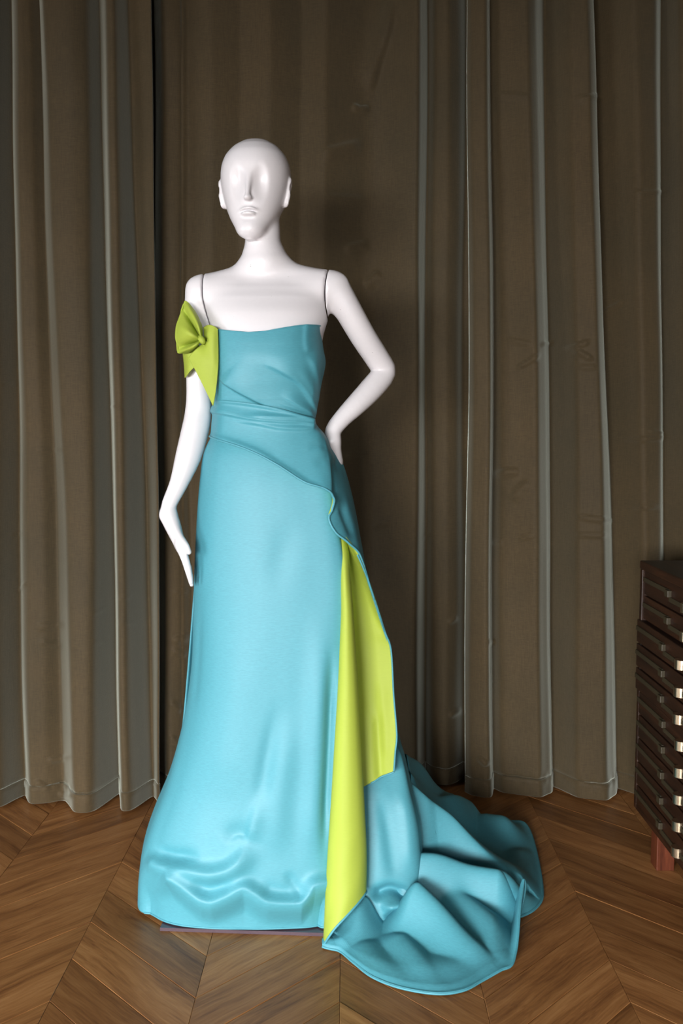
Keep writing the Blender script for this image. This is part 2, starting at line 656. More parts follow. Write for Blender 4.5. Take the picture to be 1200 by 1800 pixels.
def curtain(label, knots, y_of_x, creases, x_lo, x_hi, hem_z=0.012, seams=(), soft=4.0, deep=1.0):
    """knots: (px at y=1400, px at y=60, depth offset) listed left to right"""
    kn = np.array(knots, float)
    nz, nx = 520, max(60, int((x_hi - x_lo) / 2.0))
    yb, yt = 1400.0, 60.0
    pb = np.linspace(kn[0, 0], kn[-1, 0], nx)
    kk = np.arange(-14, 15)
    ker = np.exp(-0.5 * (kk * (pb[1] - pb[0]) / soft) ** 2)
    ker /= ker.sum()
    blur = lambda v: np.convolve(np.pad(v, 14, mode='edge'), ker, 'valid')
    pt = blur(np.interp(pb, kn[:, 0], kn[:, 1]))
    dd = blur(np.interp(pb, kn[:, 0], kn[:, 2])) * deep
    Yb = np.array([y_of_x(q) for q in pb])
    zb, zt = 0.0, W(600, yt, 0.62)[2]
    zs = np.concatenate([np.linspace(hem_z, 0.2, 60), np.linspace(0.2, CZ1, nz - 59)[1:]])
    G = np.zeros((len(zs), nx, 3))
    Xb = np.array([PX(a, b, 0.02)[0] for a, b in zip(pb, Yb)])
    Xt = np.array([PX(a, b, zt)[0] for a, b in zip(pt, Yb)])
    rr = np.random.RandomState(int(abs(x_lo)) + 3)
    ph = rr.uniform(0, 6.28, 6)
    kp = rr.uniform(0, 6.28, (4, 1)) + np.cumsum(rr.normal(0, 0.55, (4, len(kn))), axis=1)
    kv = lambda row: blur(np.interp(pb, kn[:, 0], kp[row]))
    p0, p1, p2, p3 = [kv(r) for r in range(4)]
    for k, z in enumerate(zs):
        f = (z - 0.02) / (zt - 0.02)
        X = Xb + (Xt - Xb) * f + 0.004 * np.sin(z * 1.9 + p0) + 0.0025 * np.sin(z * 4.3 + p1)
        amp = 1.45 - 0.25 * np.clip(f, 0, 1.2)
        wob = 0.003 * np.sin(z * 5.1 + X * 9 + ph[0]) + 0.002 * np.sin(z * 11.3 + X * 21 + ph[1])
        G[k, :, 0] = X
        G[k, :, 1] = Yb + dd * amp * (1 + 0.28 * np.sin(z * 1.5 + p2)) + 0.004 * np.sin(z * 2.6 + p3) + wob
        G[k, :, 2] = z
    # hem: slight flare, stitched line 5 cm up
    z = G[:, :, 2]
    hs = 0.062 + 0.003 * np.sin(G[:, :, 0] * 14)
    G[:, :, 1] += 0.004 * np.exp(-((z - hs) / 0.005) ** 2) - 0.0025 * (z < hs)
    pucker = 0.0016 * np.sin(G[:, :, 0] * 170 + 2 * np.sin(G[:, :, 0] * 31)) * np.exp(-((z - hs) / 0.016) ** 2)
    G[:, :, 1] += pucker
    px, py = PR(G.reshape(-1, 3))
    px, py = px.reshape(G.shape[:2]), py.reshape(G.shape[:2])
    for (pts, a, w) in creases:
        G[:, :, 1] -= fold(px, py, pts, a * 1.5, w, w * 0.4, (0.3, 0.3))
    for (xa, xb) in seams:
        G[:, :, 1] += 0.004 * np.exp(-((px - (xa + (xb - xa) * (py - 60) / 1340.0)) / 1.6) ** 2)
    x0 = float(G[0, :, 0].mean())
    y0 = float(G[0, :, 1].mean())
    root = empty('curtain', (x0, y0, 0.0), label, 'curtain')
    # body and hem band are separate pieces of cloth
    kh = int(np.argmin(np.abs(zs - 0.062)))
    grid_obj('cloth', G[kh:], M_CURT, root, flip=False, thick=0.004, off=1.0)
    H = G[:kh + 1].copy()
    H[:, :, 1] -= 0.002
    grid_obj('hem_band', H, M_CURT, root, flip=False, thick=0.008, off=0.4)
    # heading tape along the rail
    T = G[-8:].copy()
    T[:, :, 1] -= 0.004
    grid_obj('heading_tape', T, M_CURT, root, flip=False, thick=0.003, off=0.4)
    return root


yl = lambda x: 0.565
creL = [([(20, 940), (42, 938)], .003, 4), ([(30, 1040), (50, 1022)], .003, 3), ([(60, 790), (118, 790)], .003, 5),
        ([(150, 718), (225, 712)], .003, 4), ([(210, 1050), (230, 1048)], .003, 4), ([(60, 1100), (118, 1095)], .005, 8),
        ([(65, 1125), (115, 1135)], .004, 6), ([(160, 1078), (185, 1068)], .003, 4), ([(160, 1125), (180, 1130)], .003, 4),
        ([(80, 1335), (130, 1328)], .005, 7), ([(62, 1370), (90, 1385)], .006, 8), ([(100, 1392), (135, 1398)], .005, 6),
        ([(208, 1092), (240, 1096)], .003, 4), ([(0, 675), (25, 674)], .003, 4)]
curtain('olive velvet curtain at left, its deep folds fanning out towards the floor',
        [(-860, -880, .03), (-800, -820, -.03), (-740, -760, .05), (-680, -700, -.03), (-620, -640, .04), (-560, -580, -.03), (-500, -520, .05), (-440, -470, -.03), (-390, -440, .04), (-330, -400, -.02), (-270, -340, .05), (-210, -270, -.03), (-150, -190, .05), (-90, -120, -.03), (-30, -60, .035), (2, -24, -.03), (12, -14, -.028), (24, -4, .015), (36, 8, .05), (50, 22, .008),
         (62, 34, -.012), (88, 52, -.006), (114, 66, .018), (148, 86, -.040), (166, 128, -.042), (180, 152, -.028), (192, 160, .015), (204, 168, .050), (216, 180, .008), (226, 190, -.036), (240, 201, -.036),
         (250, 209, -.008), (262, 218, .036), (273, 236, .030), (278, 262, .008), (283, 268, .0)],
        yl, creL, -860, 285)
ym = lambda x: 0.655 + 0.075 * float(sm(400, 800, x))
creM = [([(694, -10), (676, 60), (655, 130), (640, 182)], .012, 24), ([(618, 183), (632, 192), (650, 188)], .008, 8),
        ([(640, 505), (655, 490), (668, 476)], .008, 14), ([(600, 440), (650, 425)], .006, 14), ([(560, 270), (640, 250)], .006, 16),
        ([(300, 1125), (335, 1118)], .006, 9), ([(300, 1140), (330, 1150)], .005, 7), ([(298, 1230), (322, 1250)], .006, 8),
        ([(300, 1290), (316, 1310)], .005, 7), ([(650, 925), (690, 915)], .003, 5), ([(785, 1095), (802, 1082)], .006, 5),
        ([(785, 1258), (810, 1244)], .007, 6), ([(735, 945), (760, 938)], .003, 4), ([(600, 800), (650, 795)], .004, 5),
        ([(300, 1040), (335, 1036)], .003, 4), ([(560, 345), (650, 352)], .004, 14)]
curtain('broad flat olive velvet curtain hanging straight behind the mannequin',
        [(274, 262, .035), (281, 269, .022), (300, 285, -.006), (321, 312, .0), (336, 324, .018), (380, 370, .0), (430, 420, .022), (480, 470, .0),
         (530, 525, .02), (575, 570, -.004), (606, 600, .010), (640, 640, .032), (651, 662, .032), (690, 700, -.002), (727, 727, -.032), (733, 732, -.034), (739, 738, .0), (752, 750, .030), (761, 760, .0),
         (785, 782, -.014), (804, 802, .0), (815, 818, .024), (824, 826, .018), (840, 838, .03)],
        ym, creM, 274, 830, seams=[(318, 318), (270, 270)], soft=4.0, deep=1.25)
yr = lambda x: 0.655 - 0.02 * float(sm(850, 1100, x))
creR = [([(905, 648), (930, 634), (950, 620)], .008, 4), ([(945, 606), (976, 600)], .007, 4), ([(890, 595), (940, 606)], .005, 5),
        ([(990, 608), (1003, 610), (1040, 598)], .008, 4), ([(1005, 610), (1030, 625), (1045, 633)], .007, 5), ([(1015, 645), (1050, 645)], .005, 4),
        ([(1055, 550), (1075, 540), (1098, 528)], .007, 4), ([(860, 836), (890, 828), (918, 828)], .008, 9), ([(895, 880), (915, 858), (935, 842)], .006, 14),
        ([(1010, 906), (1055, 912), (1085, 916)], .006, 5), ([(1010, 938), (1070, 940)], .006, 5), ([(910, 945), (940, 940)], .006, 4),
        ([(865, 953), (885, 952)], .005, 4), ([(1090, 772), (1140, 770), (1180, 766)], .006, 5), ([(1135, 755), (1175, 765)], .005, 4), ([(1110, 892), (1160, 889)], .005, 4),
        ([(855, 1127), (872, 1125)], .007, 6), ([(840, 1328), (858, 1345)], .007, 6), ([(870, 165), (935, 170)], .004, 6), ([(1010, 175), (1065, 165)], .005, 6), ([(1090, 340), (1180, 336)], .004, 5)]
curtain('olive velvet curtain at right, sharp pleats beside the chest of drawers',
        [(819, 822, .002), (826, 828, -.012), (855, 848, -.022), (861, 855, -.016), (866, 860, .018), (884, 878, -.002), (945, 922, -.020), (969, 944, .0), (976, 962, .034), (1012, 1003, -.014), (1060, 1026, -.020),
         (1085, 1042, .0), (1092, 1052, .036), (1135, 1108, -.016), (1163, 1148, -.008), (1174, 1166, .024), (1205, 1190, -.020), (1240, 1225, .02), (1250, 1232, -.02), (1300, 1290, .03), (1360, 1350, -.02), (1420, 1420, .03), (1480, 1490, -.02), (1540, 1560, .03), (1600, 1620, -.02), (1660, 1680, .03), (1720, 1740, -.02), (1780, 1800, .03), (1850, 1860, -.02)],
        yr, creR, 819, 1850, soft=3.2, deep=1.5)
rail = tube('curtain_rail', [(RX0 + 0.02, 0.62, 2.945), (RX1 - 0.02, 0.70, 2.945)], 0.016, M_JOINT)
tag(rail, 'dark curtain rail under the ceiling, carrying all three velvet curtains', 'curtain rail')

# ------------------------------------------------------------------ implicit-surface modelling for the mannequin


def surface_nets(f, org, h):
    """naive surface nets of a sampled field f (inside < 0)"""
    s = f < 0
    nx, ny, nz = f.shape
    c = [(0, 0, 0), (1, 0, 0), (0, 1, 0), (1, 1, 0), (0, 0, 1), (1, 0, 1), (0, 1, 1), (1, 1, 1)]
    sl = lambda a, d: a[d[0]:nx - 1 + d[0], d[1]:ny - 1 + d[1], d[2]:nz - 1 + d[2]]
    cnt = sum(sl(s, d).astype(np.int8) for d in c)
    act = (cnt > 0) & (cnt < 8)
    idx = -np.ones(act.shape, int)
    I = np.argwhere(act)
    idx[act] = np.arange(len(I))
    acc = np.zeros((len(I), 3))
    num = np.zeros(len(I))
    vals = [sl(f, d)[act] for d in c]
    for a in range(8):
        for b in range(a + 1, 8):
            if bin(a ^ b).count('1') != 1:
                continue
            va, vb = vals[a], vals[b]
            m = (va < 0) != (vb < 0)
            t = np.where(m, va / np.where(m, va - vb, 1), 0)
            pa, pb = np.array(c[a], float), np.array(c[b], float)
            p = pa + t[:, None] * (pb - pa)
            acc += np.where(m[:, None], p, 0)
            num += m
    V = org + (I + acc / num[:, None]) * h
    faces = []
    for ax in range(3):
        o1, o2 = [(1, 2), (2, 0), (0, 1)][ax]
        sa = [slice(1, -1)] * 3
        sb = [slice(1, -1)] * 3
        sa[ax] = slice(0, -1)
        sb[ax] = slice(1, None)
        A, B = s[tuple(sa)], s[tuple(sb)]
        E = np.argwhere(A != B)
        inside = A[A != B]
        off = np.array([1, 1, 1])
        off[ax] = 0
        E = E + off
        e1 = np.zeros(3, int)
        e1[o1] = 1
        e2 = np.zeros(3, int)
        e2[o2] = 1
        q = [idx[tuple((E - d).T)] for d in (e1 * 0, e1, e1 + e2, e2)]
        Q = np.stack(q, 1)
        Q[~inside] = Q[~inside][:, ::-1]
        faces.append(Q)
    return V, np.concatenate(faces)


def sdf_mesh(name, fn, lo, hi, h, mat, parent, smooth_it=2):
    lo, hi = np.array(lo, float), np.array(hi, float)
    n = np.ceil((hi - lo) / h).astype(int) + 1
    ax = [lo[k] + np.arange(n[k]) * h for k in range(3)]
    X, Y, Z = np.meshgrid(*ax, indexing='ij')
    f = fn(X, Y, Z)
    V, Q = surface_nets(f, lo, h)
    for _ in range(smooth_it):
        S = np.zeros_like(V)
        N = np.zeros(len(V))
        for k in range(4):
            np.add.at(S, Q[:, k], V[Q[:, (k + 1) % 4]])
            np.add.at(S, Q[:, k], V[Q[:, (k - 1) % 4]])
            np.add.at(N, Q[:, k], 2)
        V = V * 0.5 + 0.5 * S / N[:, None]
    return mesh_obj(name, V, Q, mat, parent)


def smin(a, b, k):
    h = np.clip(0.5 + 0.5 * (b - a) / k, 0, 1)
    return b + (a - b) * h - k * h * (1 - h)


def smax(a, b, k):
    return -smin(-a, -b, k)


def cone(X, Y, Z, a, b, ra, rb, flat=None):
    """round cone from a to b; flat=(axis vector, factor) squashes along a direction"""
    a, b = np.array(a, float), np.array(b, float)
    d = b - a
    qx, qy, qz = X - a[0], Y - a[1], Z - a[2]
    t = np.clip((qx * d[0] + qy * d[1] + qz * d[2]) / (d @ d), 0, 1)
    qx, qy, qz = qx - t * d[0], qy - t * d[1], qz - t * d[2]
    if flat is not None:
        v = np.array(flat[0], float)
        v /= np.linalg.norm(v)
        s = qx * v[0] + qy * v[1] + qz * v[2]
        e = s * (flat[1] - 1)
        qx, qy, qz = qx + e * v[0], qy + e * v[1], qz + e * v[2]
    return np.sqrt(qx ** 2 + qy ** 2 + qz ** 2) - (ra + (rb - ra) * t)


def ell(X, Y, Z, c, r):
    q = np.sqrt(((X - c[0]) / r[0]) ** 2 + ((Y - c[1]) / r[1]) ** 2 + ((Z - c[2]) / r[2]) ** 2)
    return (q - 1) * min(r)


def chain(X, Y, Z, pts, k=0.0):
    """limb through (point, radius) stations, swept smoothly"""
    A_ = np.array([list(p) + [r] for p, r in pts], float)
    n = max(6, 3 * (len(A_) - 1) + 1)
    A_ = curve(A_, n)
    f = None
    for a, b in zip(A_[:-1], A_[1:]):
        g = cone(X, Y, Z, a[:3], b[:3], a[3], b[3])
        f = g if f is None else np.minimum(f, g)
    return f


MAN_X = PX(466, 0, 0)[0]
man = empty('mannequin', (MAN_X, 0.0, 0.0), 'glossy white egg-headed mannequin with one hand on its hip, wearing the blue gown', 'mannequin')
P = lambda x, y, Y=0.0: W(x, y, Y)
R = lambda px: px * M_PX

# torso rows: (y, x_left, x_right, front depth, back depth)
rows = [(486, 364, 570, .012, .040), (496, 360, 574, .027, .052), (508, 358, 576, .044, .062), (526, 360, 575, .064, .074), (556, 364, 577, .089, .088), (590, 374, 568, .102, .088), (630, 384, 562, .106, .08), (670, 385, 557, .100, .074),
        (705, 383, 546, .086, .072), (740, 384, 535, .078, .074), (765, 381, 538, .078, .08), (800, 364, 565, .092, .10), (850, 357, 576, .094, .105), (910, 362, 572, .086, .09), (980, 375, 560, .078, .07)]
tz = np.array([ZY(r[0], 0) for r in rows])[::-1]
tl = np.array([P(r[1], r[0])[0] for r in rows])[::-1]
tr = np.array([P(r[2], r[0])[0] for r in rows])[::-1]
tf = np.array([r[3] for r in rows])[::-1]
tb = np.array([r[4] for r in rows])[::-1]


def ip(z, v):
    t = np.interp(z.ravel(), tz, np.arange(len(tz)))
    return cr(v[:, None], t)[:, 0].reshape(z.shape)


def torso_f(X, Y, Z):
    z1 = Z[0, 0, :]
    a0, a1, bf, bb = [ip(z1, v)[None, None, :] for v in (tl, tr, tf, tb)]
    cx, a = (a0 + a1) / 2, (a1 - a0) / 2
    b = np.where(Y < 0, bf, bb)
    n = 2.15
    q = (np.abs((X - cx) / a) ** n + np.abs(Y / b) ** n) ** (1 / n)
    f = (q - 1) * np.minimum(a, b)
    f = smax(f, Z - tz[-1], 0.03)
    f = np.maximum(f, tz[0] - Z)
    return f


SHL, SHR = P(352, 513, .012), P(584, 505, .012)
NECK = [(P(461, 395, .018), R(30)), (P(462, 425, .014), R(31)), (P(464, 455, .016), R(37))]


def trunk_f(X, Y, Z):
    f = torso_f(X, Y, Z)
    # shoulder yoke, collar slope
    f = smin(f, cone(X, Y, Z, P(372, 516, .012), P(562, 508, .012), R(25), R(26)), 0.03)
    f = smin(f, cone(X, Y, Z, P(372, 512, .014), P(446, 481, .022), R(22), R(24)), 0.03)
    f = smin(f, cone(X, Y, Z, P(564, 503, .014), P(482, 476, .022), R(22), R(24)), 0.03)
    nk = chain(X, Y, Z, NECK, 0.02)
    f = smin(f, nk, 0.04)
    return f


ARM_R = [(P(588, 505, .012), R(26.5)), (P(603, 530, .014), R(24.5)), (P(637, 590, .04), R(23)), (P(664, 632, .07), R(22)), (P(674, 655, .08), R(21.5)),
         (P(652, 684, .055), R(21.5)), (P(625, 712, .03), R(19.0)), (P(602, 735, .015), R(16)), (P(586, 756, .005), R(14.5)), (P(584, 775, .0), R(13.5))]
ARM_L = [(P(351, 513, .012), R(25)), (P(347, 545, .012), R(22.5)), (P(347, 610, .016), R(21)), (P(349, 690, .02), R(21.5)), (P(348, 728, .018), R(23.5)),
         (P(343, 756, .005), R(24)), (P(331, 802, -.015), R(22.5)), (P(314, 850, -.035), R(16)), (P(298, 885, -.045), R(13.2)), (P(295, 905, -.047), R(12.6))]


def arm_r_f(X, Y, Z):
    return chain(X, Y, Z, ARM_R, 0.014)


def arm_l_f(X, Y, Z):
    return chain(X, Y, Z, ARM_L, 0.014)


def hand_l_f(X, Y, Z, f):
    # relaxed hand seen from the thumb side: palm, four fingers side by side in depth, thumb
    for dy in (-.036, -.054, -.072):
        f = smin(f, cone(X, Y, Z, P(296, 905, -.048), P(318, 962, dy), R(12.4), R(9.6)), 0.010)
    for k, (dy, ln) in enumerate([(-.084, 1.0), (-.064, 1.06), (-.045, .97), (-.028, .8)]):
        a, b, c, d = (316, 958), (325, 982), (331, 1003), (335.5, 1024)
        q = [(a[0] + (w[0] - a[0]) * ln, a[1] + (w[1] - a[1]) * ln) for w in (a, b, c, d)]
        g = chain(X, Y, Z, [(P(*q[0], dy), R(8.5)), (P(*q[1], dy), R(7.2)), (P(*q[2], dy), R(6.2)), (P(*q[3], dy + .004), R(4.0))], 0.006)
        f = smin(f, g, 0.004)
    th = chain(X, Y, Z, [(P(303, 922, -.060), R(8)), (P(318, 948, -.088), R(7.0)), (P(327, 960, -.098), R(6)), (P(332.5, 971, -.098), R(4.2))], 0.006)
    return smin(f, th, 0.014)


def hand_r_f(X, Y, Z, f):
    # flat on the hip under the drape, fingers pointing down and forward
    f = smin(f, cone(X, Y, Z, P(584, 775, .0), P(590, 812, .012), R(13.5), R(13)), 0.012)
    for k, (dx, dyy) in enumerate([(-9, .0), (-3, .008), (3, .016), (9, .024)]):
        g = chain(X, Y, Z, [(P(590 + dx * .7, 808, .012 + dyy * .3), R(6.5)), (P(590 + dx, 835, .018 + dyy), R(6)), (P(589 + dx, 852, .022 + dyy), R(5)), (P(587 + dx, 866, .022 + dyy), R(3.8))], 0.006)
        f = smin(f, g, 0.004)
    th = chain(X, Y, Z, [(P(578, 780, -.006), R(8)), (P(573, 797, -.012), R(6.5)), (P(571, 812, -.012), R(4.5))], 0.006)
    return smin(f, th, 0.008)


def all_f(X, Y, Z, which):
    f = trunk_f(X, Y, Z)
    if which == 'l':
        return smin(f, arm_l_f(X, Y, Z), 0.02)
    if which == 'r':
        return smin(f, arm_r_f(X, Y, Z), 0.02)
    f = smin(f, arm_l_f(X, Y, Z), 0.02)
    return smin(f, arm_r_f(X, Y, Z), 0.02)


zS = ZY(520, 0)


def seam_l(Z):
    return P(357.5, 520)[0] + 0.9 * np.maximum(0, zS - Z) ** 1.5 + 0.001


def seam_r(Z):
    return P(571, 520)[0] + 2.2 * np.maximum(0, Z - zS) ** 2 + 2.5 * np.maximum(0, zS - Z) ** 2


ZC = ZY(575, 0)
SG = 0.0011


def body_f(X, Y, Z):
    f = all_f(X, Y, Z, 'b')
    up = Z > ZC - 0.06
    f = np.maximum(f, np.where(up, seam_l(Z) + SG - X, trunk_f(X, Y, Z)))
    f = np.maximum(f, np.where(up, X - seam_r(Z) + SG, trunk_f(X, Y, Z)))
    return f


def leg_f(X, Y, Z):
    f = None
    for sx in (-1, 1):
        hip, knee, ank, toe = PX(466 + sx * 42, .0, .88), PX(466 + sx * 40, -.01, .47), PX(466 + sx * 36, .03, .12), PX(466 + sx * 44, -.09, .045)
        g = chain(X, Y, Z, [(hip, .062), (knee, .045), (ank, .03), (toe, .026)], 0.03)
        f = g if f is None else smin(f, g, 0.01)
    return f


sdf_mesh('legs', leg_f, (MAN_X - .18, -.14, .0), (MAN_X + .18, .10, .97), 0.009, M_WHITE, man)
body = sdf_mesh('body', body_f, (MAN_X - .17, -.14, ZY(985, 0)), (MAN_X + .17, .12, ZY(425, 0)), 0.0042, M_WHITE, man)


def armL(X, Y, Z):
    f = all_f(X, Y, Z, 'l')
    f = hand_l_f(X, Y, Z, f)
    up = Z > ZC - 0.06
    only = hand_l_f(X, Y, Z, arm_l_f(X, Y, Z))
    return np.where(up, np.maximum(f, X - seam_l(Z) + SG), np.maximum(only, X - seam_l(np.minimum(Z, ZC - .06)) - 0.02))


def armR(X, Y, Z):
    f = all_f(X, Y, Z, 'r')
    up = Z > ZC - 0.06
    only = hand_r_f(X, Y, Z, arm_r_f(X, Y, Z))
    return np.where(up, np.maximum(f, seam_r(Z) + SG - X), only)


aL = sdf_mesh('arm', armL, (P(275, 500)[0], -.125, ZY(1035, -.06)), (P(385, 500)[0], .065, ZY(470, 0)), 0.0030, M_WHITE, man)
aR = sdf_mesh('arm', armR, (P(560, 500)[0], -.05, ZY(880, 0)), (P(706, 500, .08)[0] + .01, .125, ZY(462, 0)), 0.0030, M_WHITE, man)
# dark joint discs seen as the hairline between shoulder and arm
for (sx, o1) in ((seam_l, SHL), (seam_r, SHR)):
    zz = o1[2] - 0.012
    xx = float(sx(np.array([zz]))[0])
    pts = [(xx - .004, o1[1], zz), (xx + .004, o1[1], zz)]
    tube('joint_disc', pts, 0.02, M_JOINT, man, n=20)

# head
HC = P(447, 322, .012)
HYAW = math.radians(-6.0)
HROLL = math.radians(1.5)
# section table: height above chin (m), half width, section centre, front and back profile
HS = 0.963
hz = np.array([-.003, .004, .014, .030, .050, .075, .100, .125, .150, .175, .198, .218, .232, .2395])
ha = np.array([.006, .020, .0310, .0425, .0545, .0660, .0745, .0800, .0825, .0800, .0710, .0540, .0320, .006])
hc = np.array([-.058, -.056, -.050, -.038, -.024, -.010, -.002, .0, .0, .0, .0, .0, .0, .0])
hf = np.array([-.064, -.0745, -.0800, -.0820, -.0825, -.0835, -.0840, -.0845, -.0870, -.0855, -.0760, -.0570, -.0330, -.006])
hb = np.array([-.050, -.036, -.020, .004, .034, .072, .0980, .1120, .1160, .1120, .0980, .0730, .0420, .006])
CHIN = P(444, 414, -.06)[2]
HX = P(448, 330)[0]


def head_f(X0, Y0, Z0):
    Z = (Z0 - CHIN) / HS
    x, y = (X0 - HX) / HS - (Z - .12) * math.tan(HROLL) * 0.6, (Y0 - .018) / HS
    X = x * math.cos(HYAW) + y * math.sin(HYAW)
    Y = -x * math.sin(HYAW) + y * math.cos(HYAW)
    t = np.interp((Z0[0, 0, :] - CHIN) / HS, hz, np.arange(len(hz)))
    a, cc, pf, pb = [cr(v[:, None], t)[:, 0][None, None, :] for v in (ha, hc, hf, hb)]
    a = np.maximum(a, .004)
    b = np.where(Y < cc, np.maximum(cc - pf, .004), np.maximum(pb - cc, .004))
    n = 2.12
    q = (np.abs(X / a) ** n + np.abs((Y - cc) / b) ** n) ** (1 / n)
    f = (q - 1) * np.minimum(a, b)
    f = np.maximum(f, Z - hz[-1])
    f = np.maximum(f, hz[0] - Z)
    # rounded chin and jaw
    f = smin(f, ell(X, Y, Z, (0, -.060, .016), (.023, .022, .018)), 0.02)
    # eye hollows either side of the nose ridge
    for s in (-1, 1):
        f = smax(f, -ell(X, Y, Z, (s * .0285, -.1065, .118), (.0215, .0350, .0430)), 0.010)
    # nose
    f = smin(f, cone(X, Y, Z, (0, -.078, .145), (0, -.0955, .086), .0055, .0058), 0.008)
    f = smin(f, ell(X, Y, Z, (0, -.091, .0830), (.0100, .0125, .0065)), 0.004)
    # mouth: thin upper lip over a fuller lower lip, corners drawn down
    f = smin(f, ell(X, Y, Z + 9 * X ** 2, (0, -.0820, .0615), (.0200, .0085, .0040)), 0.004)
    f = smin(f, ell(X, Y, Z + 4 * X ** 2, (0, -.0820, .0500), (.0165, .0105, .0060)), 0.004)
    arch = .0570 - 11.0 * X ** 2
    cut = np.maximum(np.abs(Z - arch) - .0011, np.abs(X) - .0185)
    cut = np.maximum(cut, Y + .0800)
    f = smax(f, -cut, 0.0022)
    f = smax(f, -ell(X, Y, Z, (0, -.0965, .0385), (.015, .0140, .0048)), 0.005)
    # ears
    for s in (-1, 1):
        e = cone(X, Y, Z, (s * .0795, -.002, .128), (s * .0750, -.008, .089), .019, .011, ((1, 0.75 * s, 0), 2.2))
        e = smax(e, -ell(X, Y, Z, (s * .090, -.008, .122), (.007, .010, .018)), 0.004)
        f = smin(f, e, 0.009)
    return f * HS


def head_neck_f(X, Y, Z):
    f = head_f(X, Y, Z)
    nk = chain(X, Y, Z, [(P(457, 372, .034), R(27))] + NECK, 0.02)
    f = smin(f, nk, 0.012)
    return np.maximum(f, ZY(425, 0) - 0.004 - Z)


sdf_mesh('head', head_neck_f, (HX - .105, -.12, ZY(425, 0) - .01), (HX + .105, .155, CHIN + .25), 0.0023, M_WHITE, man, 2)

# stand: smoked base plate, rod and ankle socket
A, B = F(281, 1631, .008), F(585, 1641, .008)
ux = (B - A) / np.linalg.norm(B - A)
uy = np.array([-ux[1], ux[0], 0])
w_, d_ = 0.46, 0.40
V = []
for zz in (0.0005, 0.0085):
    for (a, b) in ((0, 0), (w_, 0), (w_, d_), (0, d_)):
        q = A + ux * a + uy * b
        V.append((q[0], q[1], zz))
plate = mesh_obj('base_plate', V, [(0, 3, 2, 1), (4, 5, 6, 7), (0, 1, 5, 4), (1, 2, 6, 5), (2, 3, 7, 6), (3, 0, 4, 7)], M_STEEL, man, smooth=False)
tube('support_rod', [(MAN_X + .03, .06, .008), (MAN_X + .03, .06, .40)], 0.008, M_STEEL, man, n=12)

# ------------------------------------------------------------------ gown
gown = empty('evening_gown', (MAN_X, 0.0, 0.0), 'strapless sky-blue satin gown with lime lining, bow and long train', 'gown')

# --- bodice: sections between the neckline and the waist
brow = [(560, 370, 568, -.103, .088), (580, 374, 565.5, -.112, .09), (605, 377, 568, -.120, .088), (632, 378, 572, -.124, .085), (665, 378, 566, -.116, .082), (700, 376, 560, -.102, .08), (725, 376, 554, -.094, .08), (750, 377, 549, -.088, .082), (775, 378, 549, -.086, .085)]
nA, nH = 260, 200
ang = np.linspace(0, 2 * math.pi, nA, endpoint=False)
top_pts = np.array([(360, 575), (382, 577), (410, 582), (440, 585), (470, 583), (500, 577), (530, 571), (563, 567), (575, 567)], float)
G = np.zeros((nH, nA, 3))
bz = np.array([ZY(r[0], -.1) for r in brow])
bcx = np.array([(P(r[1], r[0])[0] + P(r[2], r[0])[0]) / 2 for r in brow])
bca = np.array([(P(r[2], r[0])[0] - P(r[1], r[0])[0]) / 2 for r in brow])
bff = np.array([r[3] for r in brow])
bbb = np.array([r[4] for r in brow])
for j, a in enumerate(ang):
    ca, sa = math.cos(a), math.sin(a)
    n = 2.6
    k = (abs(ca) ** n + abs(sa) ** n) ** (-1 / n)
    # neckline height for this angle
    xpx = 466 + 101 * ca * k
    ytop = np.interp(xpx, top_pts[:, 0], top_pts[:, 1])
    if sa > 0:
        ytop = ytop + 22 * sa
    ztop = ZY(ytop, -.11 if sa < 0 else 0.0)
    zbot = ZY(752, -.1)
    zz = np.linspace(ztop, zbot, nH)
    t = np.interp(-zz, -bz, np.arange(len(bz)))
    cxx, aa, ff, bb = [cr(v[:, None], t)[:, 0] for v in (bcx, bca, bff, bbb)]
    G[:, j, 0] = cxx + aa * ca * k
    G[:, j, 1] = np.where(sa < 0, -ff, bb) * sa * k
    G[:, j, 2] = zz
px, py = PR(G.reshape(-1, 3))
px, py = px.reshape(G.shape[:2]), py.reshape(G.shape[:2])
front = (np.sin(ang)[None, :] < 0.25).astype(float)
D = np.zeros_like(px)
for pts, a, w, w2, tp in [
    ([(383, 661), (396, 672), (425, 690), (460, 708), (500, 724), (530, 734), (556, 743)], .0095, 3, 28, (.12, .0)),
    ([(455, 635), (480, 645), (505, 658), (525, 672), (540, 693), (552, 722), (556, 738)], .0085, 4, 26, (.4, .05)),
    ([(490, 690), (515, 705), (535, 720), (552, 738)], .0050, 3, 12, (.4, .0)),
    ([(480, 702), (505, 712), (530, 722), (554, 741)], .0035, 3, 10, (.5, .0)),
    ([(541, 620), (552, 645), (559, 680), (558, 720), (556, 740)], .0060, 6, 14, (.2, .0)),
    ([(538, 570), (537, 600), (541, 622)], .0030, 4, 10, (.0, .2)),
    ([(520, 640), (540, 670), (550, 700)], .0025, 6, 12, (.4, .2)),
]:
    D += fold(px, py, pts, a, w, w2, tp)
N = grid_normals(G)
if N[60, int(nA * .75), 1] > 0:
    N = -N
G += N * (D * front * np.clip(-N[:, :, 1] * 1.6, 0, 1))[:, :, None]
bod = grid_obj('bodice', G, M_BLUE, gown, close=True, flip=True, thick=0.003, off=-1)
edge = np.concatenate([G[0], G[0][:1]])
tube('neckline_binding', edge + np.array([0, 0, 0.0003]), 0.0016, M_BLUE, gown, n=6, cap=False)

